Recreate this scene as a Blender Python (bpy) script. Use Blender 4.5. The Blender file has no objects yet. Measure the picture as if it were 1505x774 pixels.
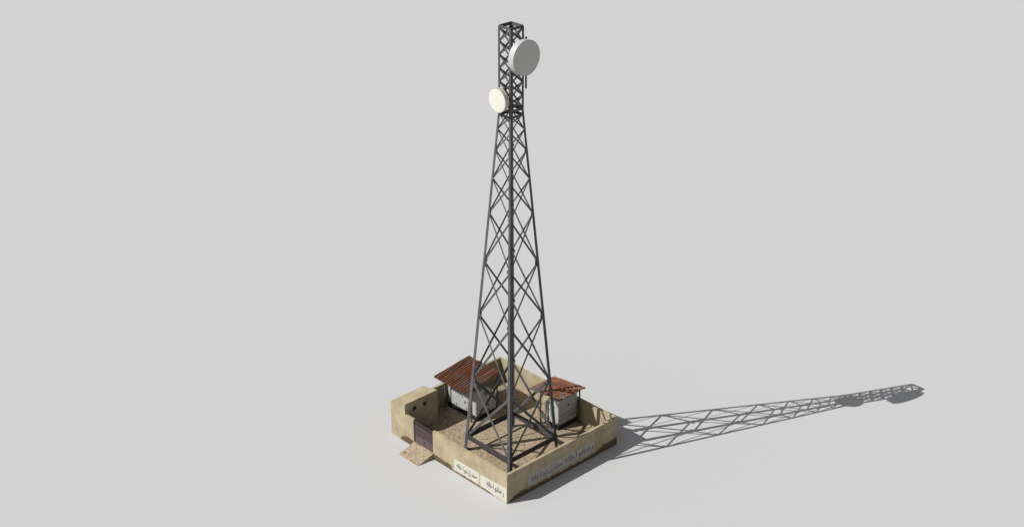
import bpy, bmesh, math, random
from mathutils import Vector, Matrix
random.seed(4)
SC = bpy.context.scene
COL = SC.collection
V3 = Vector

# ------------------------------------------------------------------ materials
class NT:
    def __init__(s, name):
        s.m = bpy.data.materials.new(name); s.m.use_nodes = True
        s.t = s.m.node_tree; s.b = s.t.nodes['Principled BSDF']
        s.pos = s.t.nodes.new('ShaderNodeNewGeometry').outputs['Position']
    def n(s, typ, **kw):
        x = s.t.nodes.new(typ)
        for k, v in kw.items(): setattr(x, k, v)
        return x
    def link(s, a, b): s.t.links.new(a, b)
    def val(s, x, sock):
        if isinstance(x, (int, float)): sock.default_value = x
        elif isinstance(x, (tuple, list)): sock.default_value = tuple(x) + ((1,) if len(x) == 3 and sock.type == 'RGBA' else ())
        else: s.link(x, sock)
    def math(s, op, a, b=0.0, c=None, clamp=False):
        x = s.n('ShaderNodeMath', operation=op, use_clamp=clamp)
        s.val(a, x.inputs[0]); s.val(b, x.inputs[1])
        if c is not None: s.val(c, x.inputs[2])
        return x.outputs[0]
    def noise(s, scale, detail=4, rough=.55, vec=None, stretch=None, off=(0, 0, 0)):
        x = s.n('ShaderNodeTexNoise'); x.inputs['Scale'].default_value = scale
        x.inputs['Detail'].default_value = detail; x.inputs['Roughness'].default_value = rough
        mp = s.n('ShaderNodeMapping'); mp.inputs['Scale'].default_value = stretch or (1, 1, 1)
        mp.inputs['Location'].default_value = off
        s.link(vec or s.pos, mp.inputs['Vector']); s.link(mp.outputs[0], x.inputs['Vector'])
        return x.outputs['Fac']
    def ramp(s, f, lo, hi, a=0.0, b=1.0):
        x = s.n('ShaderNodeMapRange', clamp=True)
        s.val(f, x.inputs[0]); x.inputs[1].default_value = lo; x.inputs[2].default_value = hi
        x.inputs[3].default_value = a; x.inputs[4].default_value = b
        return x.outputs[0]
    def mix(s, f, a, b, blend='MIX'):
        x = s.n('ShaderNodeMix', data_type='RGBA', blend_type=blend)
        s.val(f, x.inputs[0]); s.val(a, x.inputs[6]); s.val(b, x.inputs[7])
        return x.outputs[2]
    def bump(s, h, strength=.3, dist=.02):
        x = s.n('ShaderNodeBump'); x.inputs['Strength'].default_value = strength
        x.inputs['Distance'].default_value = dist; s.link(h, x.inputs['Height'])
        s.link(x.outputs[0], s.b.inputs['Normal'])
    def fin(s, col, rough=.8, metal=0.0, spec=.5):
        s.val(col, s.b.inputs['Base Color']); s.val(rough, s.b.inputs['Roughness'])
        s.b.inputs['Metallic'].default_value = metal; s.b.inputs['Specular IOR Level'].default_value = spec
        return s.m
    def xyz(s):
        x = s.n('ShaderNodeSeparateXYZ'); s.link(s.pos, x.inputs[0]); return x.outputs

def simple(name, c, c2=None, scale=6, rough=.6, metal=0, lo=.35, hi=.7, spec=.5, bump=0, stretch=None):
    s = NT(name)
    c2 = c2 or tuple(v * .75 for v in c)
    n = s.noise(scale, 5, .6, stretch=stretch)
    if bump: s.bump(s.noise(scale * 4, 4), bump, .01)
    return s.fin(s.mix(s.ramp(n, lo, hi), c, c2), rough, metal, spec)

def plaster(name, axis=None, knots=()):
    """Cream lime plaster; a dirty brown band whose height along the wall (axis) follows the knots."""
    s = NT(name)
    X = s.xyz()
    base = s.mix(s.ramp(s.noise(.9, 5, .6), .38, .62), (0.350, 0.298, 0.196), (0.270, 0.220, 0.140))
    base = s.mix(s.ramp(s.noise(5, 6, .7, off=(3, 1, 7)), .48, .68, 0, .5), base, (0.371, 0.320, 0.230))
    base = s.mix(s.ramp(s.noise(2.2, 6, .7, stretch=(1, 1, .25), off=(9, 4, 2)), .54, .68, 0, .55), base, (0.223, 0.180, 0.113))
    if axis is not None:
        cr = s.n('ShaderNodeFloatCurve')
        c = cr.mapping.curves[0]
        pts = sorted(knots)
        c.points[0].location = pts[0]; c.points[1].location = pts[-1]
        for p in pts[1:-1]: c.points.new(*p)
        cr.mapping.update()
        s.link(s.math('DIVIDE', X[axis], 13.0), cr.inputs['Value'])
        h = s.math('ADD', cr.outputs[0], s.ramp(s.noise(2.6, 6, .75), .3, .7, -.13, .13))
        d = s.math('SUBTRACT', h, X[2])
        f = s.ramp(d, -.015, .05)
        brown = s.mix(s.ramp(s.noise(9, 5, .7), .4, .62), (0.135, 0.098, 0.056), (0.045, 0.033, 0.020))
        base = s.mix(f, base, brown)
    s.bump(s.noise(7, 8, .7), .35, .03)
    return s.fin(base, .95, 0, .15)

def ground_mat():
    s = NT('pale_grey_ground')
    c = s.mix(s.ramp(s.noise(.05, 2), .35, .65), (0.409, 0.409, 0.411), (0.411, 0.410, 0.413))
    return s.fin(c, 1.0, 0, 0.0)

def dirt_mat():
    s = NT('gravel_dirt')
    n1 = s.noise(1.1, 5, .65)
    n2 = s.noise(2.6, 7, .8, off=(4, 2, 1))
    n3 = s.noise(5.5, 6, .8, off=(1, 7, 1))
    c = s.mix(s.ramp(n1, .35, .65), (0.288, 0.232, 0.150), (0.323, 0.245, 0.185))
    c = s.mix(s.ramp(n2, .48, .60), c, (0.202, 0.155, 0.095))
    c = s.mix(s.ramp(s.noise(1.7, 7, .8, off=(6, 1, 9)), .52, .60, 0, .8), c, (0.344, 0.280, 0.202))
    c = s.mix(s.ramp(n3, .535, .585, 0, .9), c, (0.090, 0.065, 0.036))
    c = s.mix(s.ramp(s.noise(4.5, 6, .75, off=(11, 3, 2)), .57, .62, 0, .9), c, (0.396, 0.344, 0.258))
    s.bump(n3, .7, .05)
    return s.fin(c, .95, 0, .1)

def rust_mat(name, axis, pale, c0, pitch):
    """Rusted corrugated sheet: streaks run along the ridges (axis), valleys are painted dark to deepen the rib shading."""
    s = NT(name)
    st = (.35, 5.0, 1) if axis == 0 else (5.0, .35, 1)
    n = s.noise(1.0, 4, .6, stretch=st)
    c = s.mix(s.ramp(n, .42, .58), (0.183, 0.053, 0.023), (0.098, 0.035, 0.019))
    c = s.mix(s.ramp(s.noise(.9, 3, .6, stretch=st, off=(5, 5, 0)), .54, .62, 0, .9), c, (0.168, 0.123, 0.093))
    big = s.noise(.55, 4, .6, off=pale)
    c = s.mix(s.ramp(big, .52, .62, 0, .7), c, (0.105, 0.092, 0.081))
    c = s.mix(s.ramp(s.noise(1.3, 4, .6, off=(2, 8, 0)), .58, .66, 0, .8), c, (0.148, 0.075, 0.028))
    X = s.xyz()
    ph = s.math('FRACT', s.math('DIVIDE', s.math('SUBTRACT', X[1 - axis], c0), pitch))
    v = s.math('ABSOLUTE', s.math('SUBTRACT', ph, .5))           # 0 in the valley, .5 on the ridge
    c = s.mix(s.ramp(s.math('ADD', v, s.ramp(s.noise(2.5, 4, .6, stretch=st), .3, .7, -.07, .07)), .16, .26, .8, 0), c, (0.035, 0.018, 0.013))  # dark valley stripes: rib shade put into the colour
    s.bump(s.noise(14, 5), .25, .01)
    return s.fin(c, .8, 0, .2)

M = {}
M['ground'] = ground_mat(); M['dirt'] = dirt_mat()
M['plaster'] = plaster('cream_plaster')
# knots are (coordinate / 13, height of the stain in metres)
M['plaster_front'] = plaster('cream_plaster_stained_front', 1,
    ((0, -.2), (.10, -.1), (.13, .12), (.22, .14), (.44, .16), (.47, .42), (.56, .46), (.61, .52), (.79, .55), (.86, .52), (.885, .42), (.92, -.2), (1, -.2)))
M['plaster_side'] = plaster('cream_plaster_stained_side', 0,
    ((0, .02), (.03, .26), (.10, .48), (.15, .42), (.25, .36), (.55, .33), (.68, .36), (.76, .62), (.86, .68), (1, .66)))
def whitewash(name, c, c2, under, lo):
    s = NT(name)
    k = s.mix(s.ramp(s.noise(2.2, 5, .65), .35, .7), c, c2)
    k = s.mix(s.ramp(s.noise(3.4, 7, .75, off=(3, 3, 3)), lo, lo + .07, 0, .8), k, under)
    s.bump(s.noise(9, 6, .7), .3, .02)
    return s.fin(k, .9, 0, .1)
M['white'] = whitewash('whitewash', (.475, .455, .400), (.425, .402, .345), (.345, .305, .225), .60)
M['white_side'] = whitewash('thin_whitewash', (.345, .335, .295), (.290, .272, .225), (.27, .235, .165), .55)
M['ink'] = simple('black_paint', (.035, .05, .055), (.06, .075, .08), 10, .8)
M['ink2'] = simple('faded_black_paint', (.08, .085, .085), (.17, .17, .15), 9, .8, lo=.4, hi=.7)
M['steel'] = simple('dull_dark_steel', (.088, .088, .088), (.052, .051, .051), 1.2, .75, 0, spec=.2, bump=.1)
M['steel_warm'] = simple('weathered_steel', (.070, .062, .062), (.042, .036, .036), 2.0, .75, 0, spec=.2, bump=.1)
M['black'] = simple('black_skid', (.012, .012, .012), (.02, .02, .02), 5, .5)
M['gen'] = simple('grey_white_enamel', (.375, .380, .370), (.325, .335, .325), 2.4, .45)
M['gen_seam'] = simple('dark_seam', (.10, .105, .10), (.14, .14, .14), 6, .6)
M['gate'] = simple('maroon_painted_iron', (.092, .062, .066), (.068, .048, .050), 3, .6)
M['gate_dark'] = simple('dark_gate_iron', (.05, .036, .038), (.035, .026, .028), 3, .6)
M['post'] = simple('dark_iron_post', (.075, .075, .068), (.05, .05, .046), 4, .6)
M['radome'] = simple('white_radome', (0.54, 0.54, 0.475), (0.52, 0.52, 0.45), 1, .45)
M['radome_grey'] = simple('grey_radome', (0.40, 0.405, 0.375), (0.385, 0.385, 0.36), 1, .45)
M['shroud'] = simple('pale_shroud', (0.375, 0.375, 0.395), (0.35, 0.35, 0.36), 2, .45)
M['shroud_cream'] = simple('cream_shroud', (0.375, 0.360, 0.315), (0.345, 0.330, 0.285), 2, .5)
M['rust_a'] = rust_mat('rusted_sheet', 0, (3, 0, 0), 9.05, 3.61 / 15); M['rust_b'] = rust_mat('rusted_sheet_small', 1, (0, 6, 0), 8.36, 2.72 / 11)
M['hole'] = simple('dark_opening', (.012, .011, .010), (.018, .017, .015), 4, .9)

# ------------------------------------------------------------------ mesh helpers
def mk(name, bm, mat, parent=None, at=(0, 0, 0), smooth=False):
    """One mesh object; geometry given in world metres, object origin at `at`."""
    at = V3(at)
    bmesh.ops.recalc_face_normals(bm, faces=bm.faces)
    bmesh.ops.translate(bm, verts=bm.verts, vec=-at)
    me = bpy.data.meshes.new(name); bm.to_mesh(me); bm.free()
    me.materials.append(M[mat] if isinstance(mat, str) else mat)
    if smooth:
        for p in me.polygons: p.use_smooth = True
    o = bpy.data.objects.new(name, me); COL.objects.link(o)
    if parent is not None:
        o.parent = parent
        w = V3((0, 0, 0)); q = parent
        while q is not None: w += q.location; q = q.parent
        o.location = at - w
    else: o.location = at
    return o

def tag(o, label=None, cat=None, group=None, kind=None):
    for k, v in (('label', label), ('category', cat), ('group', group), ('kind', kind)):
        if v: o[k] = v
    return o

def thing(name, at, label, cat, group=None):
    o = bpy.data.objects.new(name, None); o.empty_display_size = .3
    COL.objects.link(o); o.location = at
    return tag(o, label, cat, group)

def box(bm, a, b):
    x0, y0, z0 = a; x1, y1, z1 = b
    v = [bm.verts.new(p) for p in ((x0, y0, z0), (x1, y0, z0), (x1, y1, z0), (x0, y1, z0), (x0, y0, z1), (x1, y0, z1), (x1, y1, z1), (x0, y1, z1))]
    for f in ((0, 1, 2, 3), (4, 5, 6, 7), (0, 1, 5, 4), (1, 2, 6, 5), (2, 3, 7, 6), (3, 0, 4, 7)): bm.faces.new([v[i] for i in f])

def bx(*ab):
    bm = bmesh.new()
    for a, b in ab: box(bm, a, b)
    return bm

def prism(bm, pts, d):
    d = V3(d)
    a = [bm.verts.new(V3(p)) for p in pts]; b = [bm.verts.new(V3(p) + d) for p in pts]
    bm.faces.new(a); bm.faces.new(b[::-1])
    for i in range(len(a)):
        j = (i + 1) % len(a); bm.faces.new((a[i], a[j], b[j], b[i]))

def loft(bm, A, B):
    a = [bm.verts.new(p) for p in A]; b = [bm.verts.new(p) for p in B]
    bm.faces.new(a); bm.faces.new(b[::-1])
    for i in range(len(a)):
        j = (i + 1) % len(a); bm.faces.new((a[i], a[j], b[j], b[i]))

def angle(bm, A, B, d1, d2, w0, w1=None, t=.025, v0=None, v1=None):
    """L-section bar from A to B: flange w along d1, flange v along d2 (both from the heel)."""
    A = V3(A); B = V3(B); w1 = w1 or w0; v0 = v0 or w0; v1 = v1 or (w1 if v0 == w0 else v0)
    d1 = V3(d1).normalized(); d2 = V3(d2).normalized()
    sec = lambda P, w, v: [P, P + d1 * w, P + d1 * w + d2 * t, P + d1 * t + d2 * t, P + d1 * t + d2 * v, P + d2 * v]
    loft(bm, sec(A, w0, v0), sec(B, w1, v1))

def tube(bm, A, B, r, n=10):
    A = V3(A); B = V3(B); d = (B - A).normalized()
    u = d.orthogonal().normalized(); w = d.cross(u)
    ring = lambda P: [P + (u * math.cos(2 * math.pi * i / n) + w * math.sin(2 * math.pi * i / n)) * r for i in range(n)]
    loft(bm, ring(A), ring(B))

def lathe(bm, C, ax, prof, n=48):
    """prof = (distance along ax, radius) pairs, closed on the axis at both ends."""
    C = V3(C); ax = V3(ax).normalized(); u = ax.orthogonal().normalized(); w = ax.cross(u)
    rings = []
    for d, r in prof:
        if r < 1e-6: rings.append([bm.verts.new(C + ax * d)])
        else: rings.append([bm.verts.new(C + ax * d + (u * math.cos(2 * math.pi * i / n) + w * math.sin(2 * math.pi * i / n)) * r) for i in range(n)])
    for a, b in zip(rings, rings[1:]):
        for i in range(n):
            j = (i + 1) % n
            if len(a) == 1 and len(b) == 1: continue
            if len(a) == 1: bm.faces.new((a[0], b[i], b[j]))
            elif len(b) == 1: bm.faces.new((a[i], a[j], b[0]))
            else: bm.faces.new((a[i], a[j], b[j], b[i]))

# ------------------------------------------------------------------ layout (metres)
U, W = 11.334, 12.840          # yard: x towards the right corner, y towards the left corner
TH, H, FL = .20, 2.40, .508    # wall thickness and height, level of the yard floor
G0, G1 = 7.98, 10.20           # gate opening
RX, RY = 3.21, 11.152          # guard room: x 0..RX, y RY..W

# ground, yard floor, ramp
mk('ground', bx(((-2500, -2500, -1), (2500, 2500, 0))), 'ground')
tag(bpy.data.objects['ground'], kind='structure')
yard = bmesh.new()
prism(yard, [(TH, TH, -.05), (U - TH, TH, -.05), (U - TH, W - TH, -.05), (RX, W - TH, -.05), (RX, RY, -.05), (TH, RY, -.05),
             (TH, G1, -.05), (.002, G1, -.05), (.002, G0, -.05), (TH, G0, -.05)], (0, 0, FL + .05))
tag(mk('yard_floor', yard, 'dirt'), kind='structure')
rb = bmesh.new()
prism(rb, [(-1.47, G0 + .02, -.05), (-1.47, G0 + .02, .01), (-.004, G0 + .02, .42), (-.004, G0 + .02, -.05)], (0, G1 - G0 + .02, 0))
tag(mk('entrance_ramp', rb, 'dirt'), 'short dirt ramp rising to the maroon gate', 'ramp', kind='structure')

# ------------------------------------------------------------------ lettering
def lettering(body, origin, ex, ey, width, height, mat, parent, thick=.006):
    """Painted letters: outline text turned into a thin mesh, fitted to width x height."""
    cu = bpy.data.curves.new('lettering', 'FONT'); cu.body = body; cu.resolution_u = 3
    o = bpy.data.objects.new('tmp', cu); COL.objects.link(o)
    cu.offset = .020
    bpy.context.view_layer.update()
    me = o.evaluated_get(bpy.context.evaluated_depsgraph_get()).to_mesh()
    vs = [v.co.copy() for v in me.vertices]; fs = [tuple(p.vertices) for p in me.polygons]
    bpy.data.objects.remove(o)
    x0 = min(v.x for v in vs); x1 = max(v.x for v in vs); y0 = min(v.y for v in vs); y1 = max(v.y for v in vs)
    ex = V3(ex); ey = V3(ey); nz = ex.cross(ey); O = V3(origin)
    bm = bmesh.new()
    vv = [bm.verts.new(O + ex * ((v.x - x0) / (x1 - x0) * width) + ey * ((v.y - y0) / (y1 - y0) * height)) for v in vs]
    for f in fs:
        try: bm.faces.new([vv[i] for i in f])
        except ValueError: pass
    bmesh.ops.remove_doubles(bm, verts=bm.verts, dist=.0004)
    r = bmesh.ops.extrude_face_region(bm, geom=bm.faces[:])
    bmesh.ops.translate(bm, verts=[g for g in r['geom'] if isinstance(g, bmesh.types.BMVert)], vec=nz * thick)
    return mk('lettering', bm, mat, parent, O)

SANDAL = '\uFEEA\uFEE7\uFE8E\uFEA7 \uFE8D \uFEED\uFEA9 \uFEDD \uFEAA\uFEE8\uFEBB'
RAZA = '\uFEEA\uFEE7\uFE8E\uFEA7 \uFE8D \uFEED\uFEA9\uFE8E\uFEBF \uFEAD'

def panel(parent, pts, nrm, mat, name='painted_panel'):
    """Whitewashed patch with rounded corners, 6 mm proud of the wall."""
    P = [V3(p) for p in pts]; out = []
    for i, p in enumerate(P):
        a, b = P[i - 1], P[(i + 1) % len(P)]
        r = .13
        q0 = p + (a - p).normalized() * r; q1 = p + (b - p).normalized() * r
        for k in range(5):
            t = k / 4; out.append(q0 * (1 - t) ** 2 + p * 2 * t * (1 - t) + q1 * t * t)
    bm = bmesh.new(); n = V3(nrm)
    prism(bm, [q + n * .001 for q in out], n * .005)
    return mk(name, bm, mat, parent, P[0])

# ------------------------------------------------------------------ walls
w = thing('boundary_wall', (0, G0 / 2, 0), 'sunlit cream wall right of the gate carrying two whitewashed painted panels', 'wall')
mk('wall_body', bx(((0, 0, 0), (TH, G0, H))), 'plaster_front', w)
p1 = panel(w, [(0, 5.66, 1.15), (0, 5.66, .20), (0, 2.95, .20), (0, 2.95, 1.20)], (-1, 0, 0), 'white')
lettering(SANDAL, (-.010, 5.35, .40), (0, -1, 0), (0, 0, 1), 2.20, .56, 'ink', p1)
p2 = panel(w, [(0, 2.79, 1.16), (0, 2.79, .20), (0, .05, .06), (0, .05, 1.27)], (-1, 0, 0), 'white')
lettering(RAZA, (-.010, 2.12, .40), (0, -1, 0), (0, 0, 1), 1.80, .62, 'ink', p2)

w = thing('boundary_wall', (U / 2, 0, 0), 'shaded cream wall facing the long shadow, with faded lettering and brown dirt along its foot', 'wall')
mk('wall_body', bx(((TH, 0, 0), (U, TH, H))), 'plaster_side', w)
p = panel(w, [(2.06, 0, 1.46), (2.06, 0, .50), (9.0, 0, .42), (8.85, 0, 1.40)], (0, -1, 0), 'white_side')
lettering(SANDAL, (2.35, -.010, .66), (1, 0, 0), (0, 0, 1), 3.15, .62, 'ink2', p)
lettering(RAZA, (5.80, -.010, .66), (1, 0, 0), (0, 0, 1), 2.90, .66, 'ink2', p)

w = mk('boundary_wall', bx(((U - TH, TH, 0), (U, W, H))), 'plaster', None, (U, W / 2, 0))
tag(w, 'plain cream back wall behind the small canopy, its inner face in sun', 'wall')
w = mk('boundary_wall', bx(((RX, W - TH, 0), (U - TH, W, H))), 'plaster', None, (U / 2, W, 0))
tag(w, 'plain cream wall behind the large canopy, its inner face in shade', 'wall')
w = mk('boundary_wall', bx(((0, G1, 0), (TH, RY, H))), 'plaster_front', None, (0, G1, 0))
tag(w, 'short low piece of cream wall between the guard room and the gate', 'wall')

# ------------------------------------------------------------------ guard room
gr = thing('guard_room', (RX / 2, (RY + W) / 2, 0), 'small flat cream room with a sloping roof beside the gate', 'room')
bm = bmesh.new()
prism(bm, [(0, RY, 0), (0, W, 0), (0, W, 2.846), (0, RY, 3.247)], (RX, 0, 0))
mk('wall', bm, 'plaster_front', gr)
bm = bmesh.new()
prism(bm, [(-.006, RY - .012, 3.253), (-.006, W + .012, 2.849), (-.006, W + .012, 2.875), (-.006, RY - .012, 3.279)], (RX + .012, 0, 0))
mk('roof', bm, 'plaster', gr)
def frame(bm, x0, x1, z0, z1, y, r, d):
    box(bm, (x0 - r, y - d, z0 - r), (x0, y + .01, z1 + r)); box(bm, (x1, y - d, z0 - r), (x1 + r, y + .01, z1 + r))
    box(bm, (x0, y - d, z1), (x1, y + .01, z1 + r)); box(bm, (x0, y - d, z0 - r), (x1, y + .01, z0))
for xc, zc in ((.93, 2.60), (1.93, 2.60)):
    a = bmesh.new(); frame(a, xc - .14, xc + .14, zc - .13, zc + .13, RY, .025, .02)
    wn = mk('window', a, 'post', gr, (xc, RY, zc))
    mk('pane', bx(((xc - .14, RY - .008, zc - .13), (xc + .14, RY + .01, zc + .13))), 'hole', wn, (xc, RY, zc))

# ------------------------------------------------------------------ gate
g = thing('iron_gate', (.10, (G0 + G1) / 2, FL), 'maroon barred iron gate with a solid lower sheet in the front wall', 'gate')
xg = .07
mk('gate_post', bx(((xg - .05, G1 - .10, FL - .06), (xg + .05, G1 - .004, 2.37))), 'gate_dark', g, (xg, G1, FL))
mk('gate_post', bx(((xg - .05, G0 + .004, FL - .06), (xg + .05, G0 + .08, 2.30))), 'gate_dark', g, (xg, G0, FL))
a, b = G0 + .085, G1 - .105
bm = bmesh.new()
for z, h in ((2.24, .05), (2.02, .06), (1.18, .06), (FL + .04, .05)): box(bm, (xg - .03, a, z - h / 2), (xg + .03, b, z + h / 2))
box(bm, (xg - .028, (a + b) / 2 - .03, FL + .07), (xg + .028, (a + b) / 2 + .03, 1.145))
mk('frame', bm, 'gate_dark', g, (xg, a, FL))
mk('lower_sheet', bx(((xg - .01, a + .002, FL + .07), (xg + .01, b - .002, 1.148))), 'gate', g, (xg, a, FL))
n = 15
for i in range(n):
    y = a + (b - a) * (i + .5) / n
    mk('bar', bx(((xg - .022, y - .036, 1.212), (xg + .022, y + .036, 1.988))), 'gate', g, (xg, y, 1.2))

# ------------------------------------------------------------------ lattice tower
TX, TY = 4.440, 4.283
HB, HT, ZT, ZW, ZR = 2.414, .540, 32.876, 27.134, 1.71
LV = [27.134, 25.80, 24.30, 22.25, 19.71, 16.01, 11.86, 6.60, ZR]
def hw(z):
    if z >= ZW: return HT + .06
    return (HT + (HB - HT) * (ZW - z) / (ZW - FL)) + .07
def legw(z): return .165 + (.275 - .165) * max(0, (ZW - z)) / ZW
tw = thing('lattice_tower', (TX, TY, FL), 'tall dark steel lattice tower standing in the middle of the walled yard', 'tower')
cs = [(-1, -1), (1, -1), (1, 1), (-1, 1)]
def corner(s, z, inset=0): h = hw(z) - inset; return V3((TX + s[0] * h, TY + s[1] * h, z))
for s in cs:
    bm = bmesh.new()
    angle(bm, corner(s, FL), corner(s, ZW), (-s[0], 0, 0), (0, -s[1], 0), legw(FL), legw(ZW), t=.035)
    angle(bm, corner(s, ZW), corner(s, ZT), (-s[0], 0, 0), (0, -s[1], 0), legw(ZW), .16, t=.03)
    L = mk('leg', bm, 'steel', tw, corner(s, FL))
    c = corner(s, FL, .12)
    mk('base_plate', bx(((c.x - .24, c.y - .24, FL), (c.x + .24, c.y + .24, FL + .04))), 'steel_warm', L, (c.x, c.y, FL))
    for z in (6.6, 11.86, 16.01, 19.71, 24.3):
        # gusset plates where the braces meet the leg
        k = .30 if z < 17 else .2
        for ax in (0, 1):
            bm = bmesh.new()
            h = hw(z) - .038; A = V3((TX + s[0] * h, TY + s[1] * h, z))
            d = V3((-s[0], 0, 0)) if ax == 0 else V3((0, -s[1], 0)); nn = V3((0, -s[1], 0)) if ax == 0 else V3((-s[0], 0, 0))
            prism(bm, [A + d * .03 + V3((0, 0, -k)), A + d * (k + .05) + V3((0, 0, -k * .3)), A + d * (k + .05) + V3((0, 0, k * .3)), A + d * .03 + V3((0, 0, k))], nn * .012)
            mk('gusset_plate', bm, 'steel', L, corner(s, z))
faces = [((-1, -1), (1, -1), (0, -1, 0)), ((1, -1), (1, 1), (1, 0, 0)), ((1, 1), (-1, 1), (0, 1, 0)), ((-1, 1), (-1, -1), (-1, 0, 0))]
def brace(bm, A, B, nrm, w, off):
    A = V3(A); B = V3(B); n = V3(nrm); d = (B - A).normalized()
    n = (n - d * n.dot(d)).normalized(); p = d.cross(n).normalized()
    if p.z < 0: p = -p
    A = A - n * off - p * w / 2; B = B - n * off - p * w / 2
    angle(bm, A, B, p, -n, w, t=.02, v0=.06 if w > .14 else .04)
for s0, s1, nrm in faces:
    for k in range(len(LV) - 1):
        za, zb = LV[k], LV[k + 1]
        w = .085 + .065 * min(1, (ZW - zb) / 20) if k < len(LV) - 2 else .205
        if k == 0: za -= .18
        e = .06
        bm = bmesh.new()
        brace(bm, corner(s0, za, e), corner(s1, zb, e), nrm, w, -.02)
        brace(bm, corner(s1, za, e), corner(s0, zb, e), nrm, w, .01)
        mk('cross_brace', bm, 'steel', tw, (corner(s0, zb) + corner(s1, zb)) / 2)
    nb = 6; z0, z1 = ZW + .16, ZT - .10
    for k in range(nb):
        za = z0 + (z1 - z0) * k / nb; zb = z0 + (z1 - z0) * (k + 1) / nb
        bm = bmesh.new()
        brace(bm, corner(s0, za, .05), corner(s1, zb, .05), nrm, .13, -.01)
        brace(bm, corner(s1, za, .05), corner(s0, zb, .05), nrm, .13, .015)
        mk('cross_brace', bm, 'steel', tw, (corner(s0, za) + corner(s1, za)) / 2)
    for z, w, m in ((ZR, .42, 'steel_warm'), (ZW + .12, .20, 'steel'), (ZW - .30, .18, 'steel'), (ZT - .02, .20, 'steel')):
        A, B = corner(s0, z, .015), corner(s1, z, .015)
        d = (B - A).normalized(); n = V3(nrm)
        bm = bmesh.new()
        up = V3((0, 0, -w / 2))
        angle(bm, A + up + d * .03 - n * .03, B + up - d * .03 - n * .03, (0, 0, 1), -n, w, t=.03, v0=.11)
        mk('horizontal_beam', bm, m, tw, (A + B) / 2)

# ------------------------------------------------------------------ microwave dishes
def dish(C, ax, R, T, dome, shroud, label, legpt, pole_z, pole_xy):
    C = V3(C); ax = V3(ax)
    t = thing('microwave_dish', C - ax * T, label, 'dish antenna', 'microwave dishes on the tower')
    bm = bmesh.new()
    lathe(bm, C, ax, [(-T - R * .16, 0), (-T - R * .16, R * .22), (-T - R * .06, R * .7), (-T, R * .985), (-T + .03, R), (-.012, R), (-.012, R * .97), (-.03, 0)], 56)
    mk('shroud', bm, shroud, t, C - ax * T)
    bm = bmesh.new()
    lathe(bm, C, ax, [(-.02, 0), (-.02, R * .965), (.004, R * .965), (.015, R * .9), (.03, R * .5), (.034, 0)], 56)
    mk('radome', bm, dome, t, C)
    bm = bmesh.new()
    lathe(bm, C, ax, [(-.035, R * 1.001), (-.035, R * 1.018), (.006, R * 1.018), (.006, R * .97), (-.035, R * .97), (-.035, R * 1.001)], 56)
    mk('rim', bm, shroud, t, C)
    px, py = pole_xy
    bm = bmesh.new(); tube(bm, (px, py, pole_z[0]), (px, py, pole_z[1]), .065, 12)
    pl = mk('mounting_pipe', bm, 'steel', t, (px, py, pole_z[0]))
    bm = bmesh.new()
    B = C - ax * (T + R * .12)
    tube(bm, B, (px, py, C.z), .07); tube(bm, B + V3((0, 0, .3)), (px, py, C.z + .45), .035); tube(bm, B - V3((0, 0, .3)), (px, py, C.z - .45), .035)
    for dz in (-.45, .45): tube(bm, (px, py, C.z + dz), (legpt[0], legpt[1], C.z + dz), .045)
    tube(bm, (px, py, C.z - .55), (px, py, C.z + .55), .085)
    mk('mounting_bracket', bm, 'steel', t, B)
    return t
dish((4.60, 2.98, 30.97), (0, -1, 0), 1.185, .50, 'radome_grey', 'shroud', 'larger, higher microwave dish, its grey face turned to the shaded side of the tower',
     (TX + HT, TY - HT), (28.65, 32.15), (TX + HT + .15, TY - HT - .16))
dish((3.30, 4.43, 28.02), (-1, 0, 0), .82, .35, 'radome', 'shroud_cream', 'smaller, lower microwave dish with a bright white sunlit face',
     (TX - HT, TY - HT + .3), (27.3, 28.9), (TX - HT - .13, TY - .05))

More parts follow.
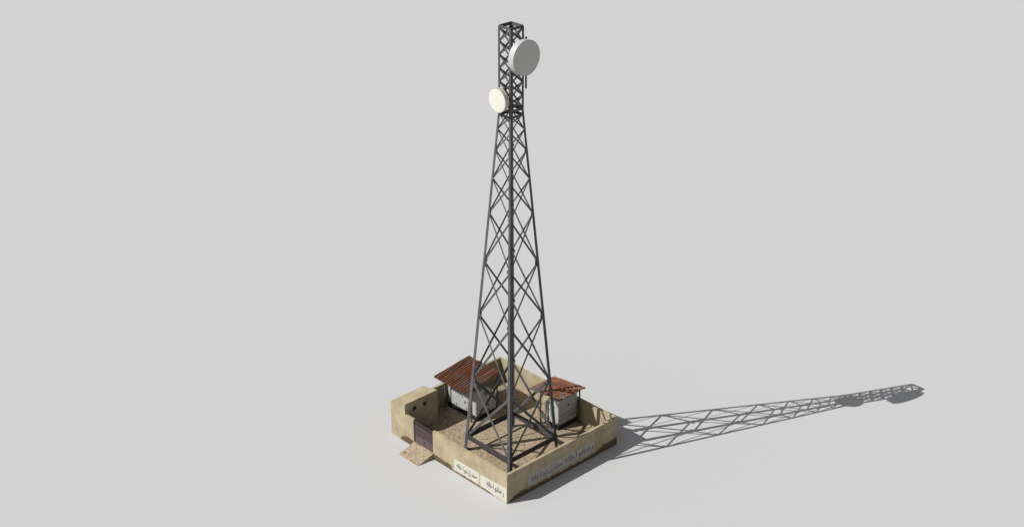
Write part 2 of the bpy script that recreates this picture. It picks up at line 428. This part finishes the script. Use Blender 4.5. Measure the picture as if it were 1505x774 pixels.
# ------------------------------------------------------------------ canopies
def canopy(label, x0, x1, y0, y1, axis, zlo, zhi, nr, mat, posts, lowfirst):
    """Corrugated sheet on posts. Ridges and slope both run along `axis`."""
    t = thing('canopy', ((x0 + x1) / 2, (y0 + y1) / 2, FL), label, 'canopy', 'rusty sheet canopies over the generators')
    a0, a1 = (x0, x1) if axis == 0 else (y0, y1)
    c0, c1 = (y0, y1) if axis == 0 else (x0, x1)
    zf = lambda a: (zlo + (zhi - zlo) * (a - a0) / (a1 - a0)) if lowfirst else (zhi + (zlo - zhi) * (a - a0) / (a1 - a0))
    bm = bmesh.new(); rows = []
    ns, nl = nr * 8, 8
    for j in range(nl + 1):
        a = a0 + (a1 - a0) * j / nl; row = []
        for i in range(ns + 1):
            c = c0 + (c1 - c0) * i / ns; ph = (i % 8) / 8
            k = max(-1, min(1, 1.5 * math.cos(2 * math.pi * ph)))
            jit = .012 * math.sin(i * .37 + j * 1.3)
            aa = a + (.02 * math.sin(int(i / 16) * 2.1) if j in (0, nl) else 0)
            z = zf(a) + .045 * k + jit
            row.append(bm.verts.new((aa, c, z) if axis == 0 else (c, aa, z)))
        rows.append(row)
    for r0, r1 in zip(rows, rows[1:]):
        for i in range(ns): bm.faces.new((r0[i], r0[i + 1], r1[i + 1], r1[i]))
    r = bmesh.ops.extrude_face_region(bm, geom=bm.faces[:])
    bmesh.ops.translate(bm, verts=[g for g in r['geom'] if isinstance(g, bmesh.types.BMVert)], vec=(0, 0, -.012))
    mk('roof_sheet', bm, mat, t, ((x0 + x1) / 2, (y0 + y1) / 2, zlo))
    for f in (.2, .5, .8):
        a = a0 + (a1 - a0) * f; z = zf(a) - .06
        mk('purlin', bx((((a - .03), c0 + .05, z - .07), (a + .03, c1 - .05, z)) if axis == 0 else ((c0 + .05, a - .03, z - .07), (c1 - .05, a + .03, z))), 'post', t, ((x0 + x1) / 2, (y0 + y1) / 2, z))
    for px, py in posts:
        z = zf(px if axis == 0 else py) - .065
        mk('post', bx(((px - .045, py - .045, FL), (px + .045, py + .045, z))), 'post', t, (px, py, FL))
    return t
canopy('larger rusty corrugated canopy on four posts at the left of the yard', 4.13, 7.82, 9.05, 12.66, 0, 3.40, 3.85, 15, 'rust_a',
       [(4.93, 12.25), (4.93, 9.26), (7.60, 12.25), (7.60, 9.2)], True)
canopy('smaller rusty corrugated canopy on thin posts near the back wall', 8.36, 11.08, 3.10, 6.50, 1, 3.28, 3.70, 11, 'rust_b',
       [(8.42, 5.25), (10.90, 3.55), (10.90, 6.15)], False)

# ------------------------------------------------------------------ generators
def seam(x0, y0, z0, x1, y1, z1): return ((x0, y0, z0), (x1, y1, z1))
def generator(at, label, prof_axis, x0, x1, y0, y1, ztop, cham):
    t = thing('generator', at, label, 'generator', 'enclosed diesel generators')
    zb = FL + .36
    bm = bmesh.new()
    if prof_axis == 'y':    # end profile seen on the -Y face, shoulder towards +X
        prism(bm, [(x0, y0, zb), (x1, y0, zb), (x1, y0, ztop - cham[1]), (x1 - cham[0], y0, ztop), (x0, y0, ztop)], (0, y1 - y0, 0))
    else:                   # end profile seen on the -X face, shoulder towards +Y
        prism(bm, [(x0, y0, zb), (x0, y1, zb), (x0, y1, ztop - cham[1]), (x0, y1 - cham[0], ztop), (x0, y0, ztop)], (x1 - x0, 0, 0))
    bmesh.ops.bevel(bm, geom=bm.edges[:], offset=.025, segments=2, affect='EDGES')
    mk('body', bm, 'gen', t, (at[0], at[1], zb))
    bm = bmesh.new()
    box(bm, (x0 - .03, y0 - .03, FL + .20), (x1 + .03, y1 + .03, zb - .004))
    box(bm, (x0 + .05, y0 + .05, FL + .06), (x1 - .05, y1 - .05, FL + .20))
    box(bm, (x0 - .05, y0 - .05, FL + .001), (x1 + .05, y0 + .12, FL + .10)); box(bm, (x0 - .05, y1 - .12, FL + .001), (x1 + .05, y1 + .05, FL + .10))
    box(bm, (x0 - .05, y0 + .12, FL + .001), (x0 + .12, y1 - .12, FL + .10)); box(bm, (x1 - .12, y0 + .12, FL + .001), (x1 + .05, y1 - .12, FL + .10))
    mk('skid', bm, 'black', t, (at[0], at[1], FL))
    return t, zb
def door_x(t, x, y0, y1, z0, z1, handle=None, hinges=(), mat='gen'):   # panel on a -X face
    bm = bx(((x - .012, y0, z0), (x + .004, y1, z1))); bmesh.ops.bevel(bm, geom=bm.edges[:], offset=.005, segments=1, affect='EDGES')
    d = mk('door', bm, mat, t, (x, y0, z0))
    if handle: mk('handle', bx(((x - .045, handle[0] - .045, handle[1] - .12), (x - .012, handle[0] + .045, handle[1] + .12))), 'hole', d, (x, handle[0], handle[1]))
    for hy, hz in hinges: mk('hinge', bx(((x - .035, hy - .03, hz - .07), (x - .010, hy + .03, hz + .07))), 'hole', d, (x, hy, hz))
    return d
def door_y(t, y, x0, x1, z0, z1, handle=None, hinges=()):
    bm = bx(((x0, y - .012, z0), (x1, y + .004, z1))); bmesh.ops.bevel(bm, geom=bm.edges[:], offset=.005, segments=1, affect='EDGES')
    d = mk('door', bm, 'gen', t, (x0, y, z0))
    if handle: mk('handle', bx(((handle[0] - .05, y - .045, handle[1] - .07), (handle[0] + .05, y - .012, handle[1] + .07))), 'hole', d, (handle[0], y, handle[1]))
    for hx, hz in hinges: mk('hinge', bx(((hx - .05, y - .03, hz - .05), (hx + .05, y - .010, hz + .05))), 'hole', d, (hx, y, hz))
    return d
# left generator: long lit side faces the gate
x0, x1, y0, y1, zt = 5.33, 7.40, 9.12, 12.38, 3.00
t, zb = generator((6.36, 10.75, FL), 'larger grey-white generator under the larger canopy', 'y', x0, x1, y0, y1, zt, (.75, .85))
def gaps_x(x, ys, z0, z1):
    bm = bmesh.new()
    for y in ys: box(bm, (x - .006, y - .02, z0), (x + .004, y + .02, z1))
    return bm
for yy in (12.02, 10.02, 9.56): mk('panel_gap', gaps_x(x0, (yy,), zb + .03, zt - .04), 'gen_seam', t, (x0, yy, zb))
door_x(t, x0, 11.05, 11.98, zb + .14, zt - .10, None, ((11.38, zb + .22), (11.14, zt - .5)))
door_x(t, x0, 10.06, 11.00, zb + .14, zt - .10, (10.36, 1.62), ((10.70, 1.98), (10.24, zb + .25)))
door_x(t, x0, 9.60, 9.98, zb + .14, zt - .10, None, ((9.66, zb + .2), (9.66, zt - .4)))
door_x(t, x0, 9.20, 9.52, zb + .14, zt - .10)
mk('bottom_strip', bx(((x0 - .008, y0 + .05, zb + .05), (x0 + .004, y1 - .05, zb + .08))), 'gen_seam', t, (x0, y0, zb))
door_y(t, y0, 5.50, 6.95, zb + .12, 2.30, (6.55, 1.50), ((6.62, 1.85), (6.62, 1.02)))
bm = bmesh.new(); lathe(bm, (6.35, y0, 2.62), (0, -1, 0), [(-.01, 0), (-.01, .24), (.02, .24), (.02, .19), (.005, .17), (.005, 0)], 20)
mk('fan_grille', bm, 'gen_seam', t, (6.35, y0, 2.62))
bm = bmesh.new(); tube(bm, (6.2, 10.2, zt - .01), (6.2, 10.2, zt + .22), .07)
mk('exhaust_pipe', bm, 'post', t, (6.2, 10.2, zt))
# right generator
x0, x1, y0, y1, zt = 8.97, 10.98, 3.87, 5.30, 3.05
t, zb = generator((9.95, 4.6, FL), 'smaller grey-white generator under the smaller canopy', 'x', x0, x1, y0, y1, zt, (.66, .62))
door_x(t, x0, 4.96, 5.24, zb + .06, zt - .75)
door_x(t, x0, 4.44, 4.90, zb + .06, zt - .12, None, ((4.86, zt - .55), (4.86, 1.9), (4.86, 1.3), (4.86, zb + .2)))
door_x(t, x0, 3.93, 4.38, zb + .06, zt - .12, None, ((4.32, 2.35), (4.32, zb + .2)))
for yy in (4.93, 4.41): mk('panel_gap', gaps_x(x0, (yy,), zb + .05, zt - .12), 'gen_seam', t, (x0, yy, zb))
door_y(t, y0, 9.10, 10.05, 1.72, zt - .10, (9.98, 2.35))
door_y(t, y0, 10.09, 10.92, 1.72, zt - .10)
door_y(t, y0, 9.04, 10.92, zb + .05, 1.28, None, ((9.98, 1.02),))
for z in (1.66, 1.33): mk('panel_gap', bx(((x0 + .03, y0 - .010, z), (x1 - .03, y0 + .004, z + .035))), 'gen_seam', t, (x0, y0, z))
bm = bmesh.new(); lathe(bm, (9.38, y0 - .01, 2.42), (0, -1, 0), [(-.01, 0), (-.01, .09), (.02, .085), (.02, 0)], 16)
mk('gauge', bm, 'white', t, (9.38, y0, 2.42))

# small leaning step frame beside the right generator
t = thing('step_ladder', (8.35, 4.75, FL), 'small dark step ladder standing left of the smaller generator', 'ladder')
ap = V3((8.30, 5.08, 1.75)); f1 = V3((8.27, 5.15, FL)); f2 = V3((8.62, 4.28, FL))
sd = V3((.30, .12, 0))
for k, (A, B, nm) in enumerate(((ap, f1, 'rear_leg'), (ap + sd, f1 + sd, 'rear_leg'), (ap, f2, 'side_rail'), (ap + sd, f2 + sd, 'side_rail'))):
    bm = bmesh.new(); tube(bm, A, B, .028, 8); mk(nm, bm, 'post', t, B)
for k in range(1, 5):
    P = ap.lerp(f2, k / 5)
    bm = bmesh.new(); tube(bm, P, P + sd, .022, 8); mk('rung', bm, 'post', t, P)

# ------------------------------------------------------------------ light
sx, sy = .9232, -.4604
sun_dir = V3((sx, sy, -1)).normalized()
ld = bpy.data.lights.new('sun', 'SUN'); ld.energy = 4.65; ld.angle = math.radians(.15); ld.color = (1, .985, .965)
lo = bpy.data.objects.new('sun', ld); COL.objects.link(lo); lo.location = (-20, 10, 40)
lo.rotation_euler = sun_dir.to_track_quat('-Z', 'Y').to_euler()
wd = bpy.data.worlds.new('World'); SC.world = wd; wd.use_nodes = True
nt = wd.node_tree; bg = nt.nodes['Background']
sk = nt.nodes.new('ShaderNodeTexSky'); sk.sky_type = 'NISHITA'; sk.sun_disc = False
ts = -sun_dir
sk.sun_elevation = math.asin(ts.z); sk.sun_rotation = math.atan2(ts.x, ts.y)
hs = nt.nodes.new('ShaderNodeHueSaturation'); hs.inputs['Saturation'].default_value = .12
nt.links.new(sk.outputs[0], hs.inputs['Color']); nt.links.new(hs.outputs[0], bg.inputs[0])
bg.inputs[1].default_value = .078

# ------------------------------------------------------------------ camera
cd = bpy.data.cameras.new('camera'); cam = bpy.data.objects.new('camera', cd); COL.objects.link(cam)
cd.sensor_width = 36; cd.lens = 2147.785 / 1505 * 36; cd.clip_start = 1; cd.clip_end = 8000
cam.location = (-58.713, -62.6144, 59.696)
cam.rotation_euler = (math.radians(90 - 25.4786), 0, math.radians(46.6088 - 90))
SC.camera = cam
SC.view_settings.view_transform = 'Standard'; SC.view_settings.look = 'None'
SC.view_settings.exposure = .25; SC.view_settings.gamma = 1
